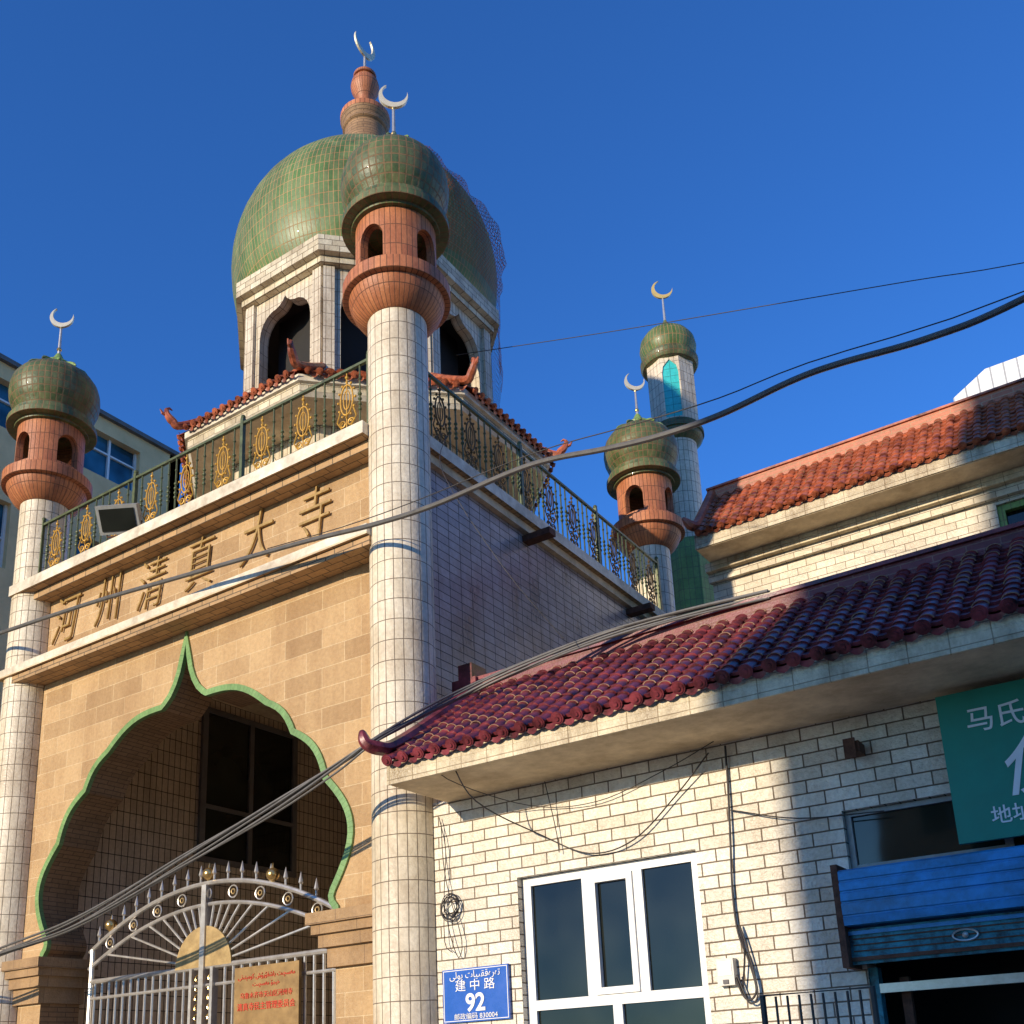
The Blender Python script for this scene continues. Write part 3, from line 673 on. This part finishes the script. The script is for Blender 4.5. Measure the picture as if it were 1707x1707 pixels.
m.add([(.45,ye+.05,zE-.03),(.45,yr,zR-.03),(.45,2.25,4.06)],[(0,0),(1,1),(2,0)],'concrete'); m.add([(X1+.3,ye+.05,zE-.03),(X1+.3,2.25,4.06),(X1+.3,yr,zR-.03)],[(0,0),(1,1),(2,0)],'concrete'); obj(m,'roof_slab',sh)
m=MB(); tile_roof(m,(.53,ye,zE),(1,0,0),sl,nn,X1+.2-.53,LL,.165,.135,.050,'roof_maroon',pm=.4); obj(m,'glazed_roof_tiles',sh,smooth=True,ang=50)
m=MB(); m.box(.42,X1+.3,yr-.05,yr+.07,zR-.08,zR+.07,'ridge_maroon'); m.box(.42,X1+.3,yr-.08,yr+.10,zR+.072,zR+.105,'roof_maroon'); m.box(.20,.48,yr-.12,yr+.12,zR-.02,zR+.10,'roof_maroon'); m.box(.28,.44,yr-.12,yr+.12,zR+.10,zR+.25,'roof_maroon')
m.tube(spline([(.46,yr,zR+.06),(.46,-.1,4.70),(.47,-.72,4.29),(.45,-.90,4.23),(.38,-.98,4.27),(.35,-1.0,4.38)],6),[.062]*19+[.062,.061,.06,.058,.056,.054,.052,.05,.046,.04,.034,.02],'roof_maroon',8)
obj(m,'roof_ridge',sh,smooth=True,ang=40)
def window(parent,bars,glass,y0,y1,gy,fm='white_frame',gm='glass'):
    m=MB()
    for b in bars: m.box(b[0],b[1],y0+(b[4] if len(b)>4 else 0),y1,b[2],b[3],fm)
    wn=obj(m,'window',parent); gg=MB(); gg.box(glass[0],glass[1],gy,gy+.01,glass[2],glass[3],gm); 
    o=obj(gg,'window_glass',None,origin=WL[parent]); o.parent=wn; o.location=(0,0,0); return wn
bars=[(1.175,1.255,1.36,3.155),(2.705,2.775,1.36,3.155),(1.256,2.704,3.085,3.155),(1.256,2.704,1.36,1.43),(1.256,2.704,2.07,2.15),
 (1.74,1.82,2.151,3.084),(2.20,2.28,2.151,3.084),(1.95,2.03,1.431,2.069),
 (1.821,1.87,2.152,3.083,-.02),(2.15,2.199,2.152,3.083,-.02),(1.871,2.149,3.03,3.083,-.02),(1.871,2.149,2.152,2.205,-.02)]
window(sh,bars,(1.24,2.72,1.40,3.12),.07,.13,.10)
bars=[(3.905,3.945,2.845,3.255),(4.9,4.95,2.845,3.255),(5.56,5.595,2.845,3.255),(3.946,4.899,3.22,3.255),(3.946,4.899,2.845,2.875),(4.951,5.559,3.22,3.255)]
window(sh,bars,(3.92,5.58,2.86,3.24),.05,.10,.08,'grey_paint')
m=MB(); m.box(1.12,2.84,-.06,-.001,1.28,1.345,'concrete'); obj(m,'window_sill',sh)
m=MB()
prof=[(-.28,2.80),(-.30,2.785),(-.305,2.73),(-.295,2.725),(-.295,2.715),(-.305,2.71),(-.31,2.66),(-.30,2.655),(-.30,2.645),(-.31,2.64),(-.315,2.59),(-.30,2.585),(-.30,2.575),(-.315,2.57),(-.31,2.50),(-.30,2.495),(-.30,2.485),(-.31,2.48),(-.30,2.43),(-.1,2.42)]
for i in range(len(prof)-1):
    (ya,za),(yb_,zb_)=prof[i],prof[i+1]; m.quad((3.9,ya,za),(3.9,yb_,zb_),(5.9,yb_,zb_),(5.9,ya,za),'shutter',uv=[(0,0),(0,1),(1,1),(1,0)])
m.quad((3.9,-.28,2.80),(5.9,-.28,2.80),(5.9,-.003,2.82),(3.9,-.003,2.82),'shutter'); m.box(3.855,3.898,-.30,-.003,2.16,2.84,'rust'); m.box(5.902,5.96,-.30,-.003,2.16,2.84,'rust')
m.quad((3.9,-.1,2.42),(3.9,-.003,2.42),(5.9,-.003,2.42),(5.9,-.1,2.42),'shutter_dark')
m.box(3.9,5.9,-.22,-.18,2.18,2.41,'shutter_dark'); m.box(3.9,5.9,-.235,-.221,2.2,2.225,'rust'); m.box(3.9,5.9,-.235,-.221,2.37,2.395,'shutter')
for z in (2.26,2.30,2.34): m.box(3.92,5.88,-.226,-.2205,z,z+.008,'rust')
m.tube([(4.62+.075*cos(t),-.235,2.30+.035*sin(t)) for t in [2*pi*k/20 for k in range(20)]],.007,'steel',5,True); m.ball((4.62,-.232,2.30),.02,'steel',10,6)
m.box(3.93,3.99,.0+.02,.12,.16,2.17,'shutter_dark'); m.box(3.99,5.68,.02,.08,2.0,2.06,'steel')
obj(m,'roller_shutter',sh)
m=MB(); m.box(4.1,4.16,.12,.18,.16,2.1,'rust'); m.box(4.161,5.66,.13,.16,.18,1.5,'dark'); obj(m,'doorway',sh)

ad=empty('address_plate',(.73,-.03,2.24),'blue enamel address plate with white number 92 on brick wall','sign')
m=MB(); m.box(.395,1.065,-.035,-.012,2.02,2.46,'blue_plate')
for b in ((.405,1.055,2.03,2.036),(.405,1.055,2.444,2.45),(.405,.411,2.0361,2.4439),(1.049,1.055,2.0361,2.4439)): m.box(b[0],b[1],-.038,-.0352,b[2],b[3],'white_paint')
obj(m,'plate',ad)
text_mesh('ﻰﻟﻮﻳ ﺕﺎﻴﯩﻘﻗەﺭەﺗ',.08,(.73,-.039,2.402),'white_paint',ad,'lettering',.002)
text_mesh('建 中 路',.10,(.73,-.039,2.31),'white_paint',ad,'lettering',.002,sx=1.15)
text_mesh('92',.20,(.73,-.039,2.168),'white_paint',ad,'lettering',.002,bold=.005)
text_mesh('邮政编码 830004',.056,(.73,-.039,2.062),'white_paint',ad,'lettering',.002,sx=1.08)
gs=empty('shop_sign',(5.6,-.15,3.37),'green shop sign board with white characters under the eave','sign')
m=MB(); m.box(4.66,6.5,-.17,-.13,2.88,3.88,'green_banner'); obj(m,'board',gs)
m=MB(); m.box(4.7,4.74,-.129,-.002,3.0,3.04,'rust'); m.box(6.4,6.44,-.129,-.002,3.0,3.04,'rust'); m.box(4.7,4.74,-.129,-.002,3.7,3.74,'rust'); obj(m,'bracket',gs)
text_mesh('马氏',.18,(5.0,-.174,3.66),'white_paint',gs,'lettering',.003,bold=.001)
text_mesh('伊',.42,(5.17,-.174,3.30),'white_paint',gs,'lettering',.003,bold=.004,shear=.25)
text_mesh('地址',.125,(5.0,-.174,3.02),'white_paint',gs,'lettering',.003,bold=.001)
mt=empty('electric_meter_box',(2.95,-.05,2.23),'small pale meter box with cable on brick wall','meter box')
m=MB(); m.box(2.885,3.015,-.075,-.002,2.13,2.32,'meter'); m.box(2.90,3.0,-.08,-.0755,2.2,2.30,'white_paint'); m.box(2.93,2.97,-.085,-.0755,2.14,2.17,'dark_parapet'); obj(m,'casing',mt)
m=MB()
m.tube(spline([(3.02,-.06,2.18),(3.06,-.05,2.05),(3.12,-.06,2.02),(3.16,-.05,2.1),(3.12,-.04,2.3),(3.06,-.03,2.5),(3.05,-.03,2.8),(3.08,-.04,3.2),(3.10,-.03,3.6),(3.11,-.03,3.9)]),.009,'wire',6)
m.tube(spline([(3.03,-.06,2.2),(3.10,-.06,2.0),(3.17,-.06,2.06),(3.13,-.05,2.35),(3.08,-.05,2.55),(3.10,-.05,2.35),(3.06,-.05,2.1)]),.007,'wire',6)
obj(m,'cable',mt)
fn=empty('metal_fence',(3.95,-1.2,.14),'dark thin barred metal fence on the pavement by the shop door','fence')
m=MB(); m.tube([(3.62,-1.2,.14),(3.62,-1.2,1.97),(4.26,-1.2,1.97),(4.26,-1.2,.14)],.02,'black',6); obj(m,'frame',fn)
bb=None
for i in range(8):
    x=3.70+i*.07
    if bb is None: mm=MB(); mm.tube([(0+3.95,-1.2,.14),(3.95,-1.2,1.96)],.008,'black',6); bb=obj(mm,'bar',fn); e=bb
    else: e=bb.copy();COL.objects.link(e);e.parent=fn
    e.location=(x-3.95,0,0)

# ------------------------------------------------------------------ prayer hall
hl=empty('prayer_hall',(6,7,0),'cream tiled hall with orange glazed roof behind the shop','mosque hall')
HX0,HX1=1.16,12
m=MB(); m.plate([(HX0,0),(HX1,0),(HX1,8.2),(HX0,8.2)],[[(4.75,7.0),(5.9,7.0),(5.9,7.80),(4.75,7.80)]],.3,lambda u,d,v:Vector((u,5.3+d,v)),'hall_wall'); m.box(HX0,HX0+.3,5.601,11,0,8.2,'hall_wall'); m.box(HX1-.3,HX1,5.601,11,0,8.2,'hall_wall'); m.box(HX0,HX1,11.0,11.3,0,8.2,'hall_wall'); obj(m,'wall',hl)
m=MB()
for b in ((4.752,4.83,7.002,7.798),(5.82,5.898,7.002,7.798),(4.831,5.819,7.72,7.798),(4.831,5.819,7.002,7.08)): m.box(b[0],b[1],5.34,5.42,b[2],b[3],'green_small')
m.box(4.8,5.85,5.43,5.45,7.05,7.75,'glass'); obj(m,'window',hl)
m=MB(); m.box(HX0-.02,HX1,5.12,5.298,7.98,8.1,'fascia'); m.box(HX0-.02,HX1,5.22,5.298,7.86,7.978,'hall_wall'); obj(m,'cornice',hl)
m=MB(); m.box(HX0+.06,HX1,4.68,5.4,8.102,8.18,'concrete'); m.box(HX0+.05,HX1,4.66,4.78,8.182,8.30,'fascia'); m.box(HX0+.05,HX1,4.658,4.678,8.11,8.18,'fascia'); m.box(HX0+.06,HX1,4.781,11.3,8.21,8.26,'concrete'); obj(m,'eave_slab',hl)
ye,zE,yr,zR=4.62,8.33,5.45,9.25
sl=Vector((0,yr-ye,zR-zE)); LL=sl.length; sl.normalize(); nn=Vector((0,-sl.z,sl.y))
m=MB(); m.quad((HX0+.05,ye+.05,zE-.03),(HX1,ye+.05,zE-.03),(HX1,yr,zR-.03),(HX0+.05,yr,zR-.03),'mortar'); m.quad((HX0+.05,yr,zR-.03),(HX1,yr,zR-.03),(HX1,6.3,8.27),(HX0+.05,6.3,8.27),'roof_orange'); m.add([(HX0+.05,ye+.05,zE-.03),(HX0+.05,yr,zR-.03),(HX0+.05,6.3,8.27)],[(0,0),(1,1),(2,0)],'concrete'); obj(m,'roof_slab',hl)
m=MB(); tile_roof(m,(HX0+.14,ye,zE),(1,0,0),sl,nn,7.2,LL,.155,.135,.048,'roof_orange',pm=.35); obj(m,'glazed_roof_tiles',hl,smooth=True,ang=50)
m=MB(); m.box(HX0+.02,HX1,yr-.05,yr+.07,zR-.06,zR+.085,'ridge_orange'); m.box(HX0+.02,HX1,yr-.08,yr+.1,zR+.087,zR+.115,'roof_orange')
m.tube(spline([(HX0+.08,yr,zR+.06),(HX0+.08,5.0,zE+.46),(HX0+.08,4.72,zE+.16),(HX0+.05,4.58,zE+.10),(HX0-.02,4.5,zE+.2)],6),[.07]*20+[.06,.055,.045,.035,.02],'roof_orange',8); obj(m,'roof_ridge',hl,smooth=True,ang=40)

# ------------------------------------------------------------------ tall rear minaret
tx,ty=-.5,8.7
tm=empty('minaret',(tx,ty,0),'slender rear minaret with turquoise arched panels and green cap','minaret')
def L_(m,prof,mat,seg=48,uR=None): m.lathe(prof,mat,seg,(tx,ty),uR=uR)
m=MB(); L_(m,[(.46,0),(.46,9.95),(.44,10.3),(.38,10.42)],'green_small',8,.46); L_(m,[(.345,10.3),(.345,12.45)],'cream_col',40,.345); obj(m,'shaft',tm,smooth=True,ang=30)
m=MB(); L_(m,[(.34,12.40),(.40,12.44),(.46,12.50),(.47,12.52),(.47,12.58),(.50,12.59),(.50,12.66),(.46,12.68),(.46,12.75),(.3,12.77)],'olive_dome',40,.5); obj(m,'balcony_ring',tm,smooth=True,ang=30)
m=MB()
for k in range(8):
    t=k*pi/4-1.187; a=.42; w=a*math.tan(pi/8); nx,ny=cos(t),sin(t)
    mp=lambda u,d,v:Vector((tx+nx*(a-d)-ny*u,ty+ny*(a-d)+nx*u,v))
    m.plate([(-w,12.7),(w,12.7),(w,14.1),(-w,14.1)],[[(-.145,12.79),(.145,12.79),(.145,13.72),(.12,13.86),(0,14.0),(-.12,13.86),(-.145,13.72)]] if k%2==0 else [],.03,mp,'cream_col','white_conc')
    if k%2==0:
        mp2=lambda u,d,v:Vector((tx+nx*(a-.022-d)-ny*u,ty+ny*(a-.022-d)+nx*u,v))
        m.plate([(-.15,12.75),(.15,12.75),(.15,14.02),(-.15,14.02)],[],.01,mp2,'cyan')
obj(m,'panelled_drum',tm)
m=MB(); L_(m,[(.38,14.02),(.50,14.06),(.535,14.12),(.54,14.2),(.50,14.21),(.50,14.27),(.47,14.29)],'olive_dome',40,.5); L_(m,[(.47,14.29),(.51,14.38),(.53,14.50),(.505,14.64),(.42,14.77),(.28,14.87),(.16,14.92),(.12,15.0),(.06,15.07),(.03,15.15),(0,15.2)],'green_dome',40,.5); obj(m,'dome_cap',tm,smooth=True,ang=30)
m=MB(); m.tube([(tx,ty,15.1),(tx,ty,15.68)],[.028,.018],'steel',8); crescent(m,(tx,ty,15.86),.20,'crescent_gold',math.radians(30),math.radians(-35)); obj(m,'crescent_finial',tm)

# ------------------------------------------------------------------ background buildings
bg=empty('apartment_building',(-17,1,0),'beige apartment building with blue glazed windows behind the gatehouse','building')
m=MB(); holes=[]
rows=[(14.25,15.3),(11.3,12.7),(8.3,9.7),(5.3,6.7)]
for z0,z1 in rows:
    for y0 in (-8,-5.4,-2.8,-.2,1.5,4.35): holes.append([(y0,z0),(y0+1.4,z0),(y0+1.4,z1),(y0,z1)])
m.plate([(-10,0),(6.85,0),(6.85,15.66),(-10,15.66)],holes,.3,lambda u,d,v:Vector((-12-d,u,v)),'beige','beige'); m.box(-22,-12,6.55,6.85,0,15.66,'beige'); m.box(-22,-12.001,-10,-9.7,0,15.66,'beige'); m.box(-22,-21.7,-9.7,6.55,0,15.66,'beige'); obj(m,'wall',bg)
m=MB(); m.box(-22.1,-11.9,-10.1,6.95,15.66,15.76,'dark_parapet'); obj(m,'parapet',bg)
for h in holes:
    y0,z0=h[0];z1=h[2][1]; m=MB(); m.box(-12.2,-12.18,y0,y0+1.4,z0,z1,'blue_glass')
    for yy in (y0,y0+.68,y0+1.35): m.box(-12.18,-12.12,yy,yy+.05,z0,z1,'white_frame')
    m.box(-12.18,-12.125,y0+.051,y0+.679,z0+.65,z0+.69,'white_frame'); m.box(-12.18,-12.125,y0+.731,y0+1.349,z0+.65,z0+.69,'white_frame'); obj(m,'window',bg)
fw=empty('office_block',(8,20,0),'distant white ribbed cladding building with chamfered roof corner','building')
m=MB(); m.plate([(3.35,0),(16,0),(16,16.45),(4.1,16.40),(3.35,15.95)],[],8,lambda u,d,v:Vector((u,16+d,v)),'far_white'); obj(m,'cladding',fw)
m=MB(); m.box(3.05,3.33,16.5,20,14.9,15.75,'dark_parapet'); obj(m,'side_equipment',fw)
ob=empty('apartment_building',(7,-28,0),'tan apartment block across the street casting a long shadow','building')
m=MB(); holes=[]
for z0 in (1.2,4.2,7.2,10.2,13.2):
    for x0 in [0+2.6*i for i in range(6)]: holes.append([(x0,z0),(x0+1.5,z0),(x0+1.5,z0+1.5),(x0,z0+1.5)])
OX0=-1.2
m.plate([(OX0,0),(15.9,0),(15.9,17.5),(OX0,17.5)],holes,.3,lambda u,d,v:Vector((u,-22-d,v)),'beige'); m.box(OX0,OX0+.3,-34,-22.301,0,17.5,'beige'); m.box(15.6,15.9,-34,-22.301,0,17.5,'beige'); m.box(OX0,15.9,-34.3,-34.001,0,17.5,'beige'); m.box(OX0,15.9,-34.3,-22,17.5,17.8,'concrete'); obj(m,'wall',ob)
for h in holes:
    (x0,z0)=h[0]; m=MB(); m.box(x0,x0+1.5,-22.2,-22.18,z0,z0+1.5,'glass'); m.box(x0+.72,x0+.78,-22.179,-22.13,z0,z0+1.5,'white_frame'); obj(m,'window',ob)

# ------------------------------------------------------------------ cables
def cable(name,pts,r,mat,label,seg=8,n=8,group='overhead cables'):
    m=MB()
    for P,rr in (pts if isinstance(pts[0][0],(list,tuple)) else [(pts,r)]): m.tube(spline(P,n),rr,mat,seg)
    return obj(m,name,None,origin=P[0],smooth=True,label=label,cat='cable',group=group)
cp=[(-9,7.3),(-7.5,7.2),(-5.87,7.10),(-4.08,6.98),(-2.63,6.84),(-.78,6.65),(.14,6.53),(.84,6.48),(1.67,6.50),(2.09,6.47),(2.59,6.37),(3.06,6.30),(3.56,6.28),(4.12,6.33),(4.47,6.32),(5.07,6.25),(5.66,6.27),(7,6.5),(10,7)]
cable('overhead_cable',[(x,-.6,z) for x,z in cp],.024,'grey_cable','thick dark overhead cable sagging across the gatehouse')
bp=[(-9,-1.05,2.5),(-6.5,-1.0,2.78),(-4.67,-.95,3.03),(-3.38,-.95,3.20),(-1.91,-.95,3.59),(-.75,-.95,3.90),(.02,-.95,4.13),(.42,-.93,4.28),(.58,-.5,4.58),(.62,0,4.88),(1.08,.17,5.05),(1.87,.38,5.24),(2.6,.5,5.30),(3.4,.56,5.29)]
strands=[]
for k in range(6):
    ph=k*1.1; P=[]
    for i,(x,y,z) in enumerate(bp):
        P.append((x+.01*sin(ph+i),y+.022*cos(ph+i*1.3),z+.026*sin(ph+i*.9)+(.012*k-.02)))
    strands.append((P,.010+.003*(k%2)))
cable('cable_bundle',strands,0,'grey_cable','bundle of loose cables rising over the maroon shop roof',6)
cable('overhead_wire',[(.04,1,9.41),(1.85,1,8.84),(3.12,1,8.46),(4.82,1,7.96),(5.67,1,7.70),(8,1,7.1)],.0045,'wire','thin wire running from the pavilion eave',5,4)
cable('overhead_wire',[(-1.2,-.62,6.72),(-.2,-.62,6.62),(.70,-.62,6.58),(1.92,-.62,6.58),(2.81,-.62,6.48),(3.57,-.62,6.41),(4.26,-.62,6.41),(5.67,-.62,6.31),(8,-.62,6.5)],.005,'wire','thin wire hanging beside the thick overhead cable',5,4)
cable('overhead_wire',[(.3,.4,7.95),(.75,-.3,7.0),(1.3,-.2,5.9),(1.7,.1,5.2)],.004,'wire','thin wire hanging down in front of the side wall',5,4)
wl=cable('hanging_wire',[([(1.1,-.82,4.05),(1.2,-.6,3.7),(1.5,-.1,3.45),(1.9,-.05,3.25),(2.3,-.05,3.3),(2.7,-.05,3.6),(3.0,-.1,3.85)],.006),([(.95,-.84,4.1),(1.0,-.7,3.9),(1.4,-.1,3.72),(2.0,-.05,3.66),(2.6,-.05,3.8),(3.05,-.1,3.93)],.004),([(1.55,-.1,3.9),(1.6,-.05,3.5),(1.62,-.05,3.3)],.004),([(3.1,-.03,3.4),(3.6,-.05,3.25),(4.2,-.05,3.2)],.005)],0,'wire','loose black wires drooping across the white brick wall',5,6)
cl=[]
for k in range(7):
    r=.07+.012*(k%3); cx,cz=.50+.01*(k%2),3.02-.01*k
    cl.append(([(cx+r*cos(t),-.03-.006*k,cz+r*1.15*sin(t)) for t in [2*pi*q/10+.3*k for q in range(11)]],.004))
cl.append(([(.42,-.03,3.75),(.44,-.04,3.4),(.5,-.05,3.1),(.62,-.05,2.7),(.58,-.05,2.55),(.5,-.05,2.75),(.46,-.05,2.95)],.004))
cl.append(([(.40,-.03,3.8),(.47,-.04,3.5),(.45,-.05,3.15),(.44,-.05,2.7),(.52,-.05,2.6)],.004))
cable('wire_coil',cl,0,'wire','tangled coil of wire hanging on the brick wall',5,3,group='wall wires')
m=MB(); m.box(4.02,4.12,-.16,-.002,3.62,3.70,'rust'); m.box(4.02,4.10,-.18,-.161,3.58,3.72,'rust'); obj(m,'wall_bracket',None,origin=(4.05,0,3.65),label='small rusty steel bracket fixed to brick wall',cat='bracket')

# ------------------------------------------------------------------ camera, light
R=Vector((.8338,.5502,-.0448));U=Vector((.1885,-.2077,.9599));F=Vector((-.5188,.8088,.2769))
cd=bpy.data.cameras.new('camera'); co=bpy.data.objects.new('camera',cd); COL.objects.link(co)
mat=Matrix(((R.x,U.x,-F.x,5.877),(R.y,U.y,-F.y,-7.337),(R.z,U.z,-F.z,1.6),(0,0,0,1)))
co.matrix_world=mat; cd.sensor_width=36; cd.lens=1761.3/1707*36; cd.shift_y=.25; cd.clip_end=2000; sc.camera=co
el=math.radians(13); az=math.radians(12)
s=Vector((-sin(az)*cos(el),-cos(az)*cos(el),sin(el)))
sd=bpy.data.lights.new('sun','SUN'); sd.energy=5.0; sd.angle=math.radians(.6); sd.color=(1,.84,.62)
so=bpy.data.objects.new('sun',sd); COL.objects.link(so); so.rotation_euler=s.to_track_quat('Z','Y').to_euler(); so.location=(0,-30,30)
w=bpy.data.worlds.new('World'); sc.world=w; w.use_nodes=True; nt=w.node_tree; bgn=nt.nodes['Background']
sky=nt.nodes.new('ShaderNodeTexSky'); sky.sky_type='NISHITA'; sky.sun_disc=False; sky.sun_elevation=el; sky.sun_rotation=pi+az
sky.air_density=1.0; sky.dust_density=.3; sky.ozone_density=3.0
vm=nt.nodes.new('ShaderNodeVectorMath'); vm.operation='MULTIPLY'; vm.inputs[1].default_value=(.48,1.12,2.05)
nt.links.new(sky.outputs[0],vm.inputs[0]); nt.links.new(vm.outputs[0],bgn.inputs[0]); bgn.inputs[1].default_value=.125
sc.view_settings.view_transform='Standard'; sc.view_settings.look='None'; sc.view_settings.exposure=0
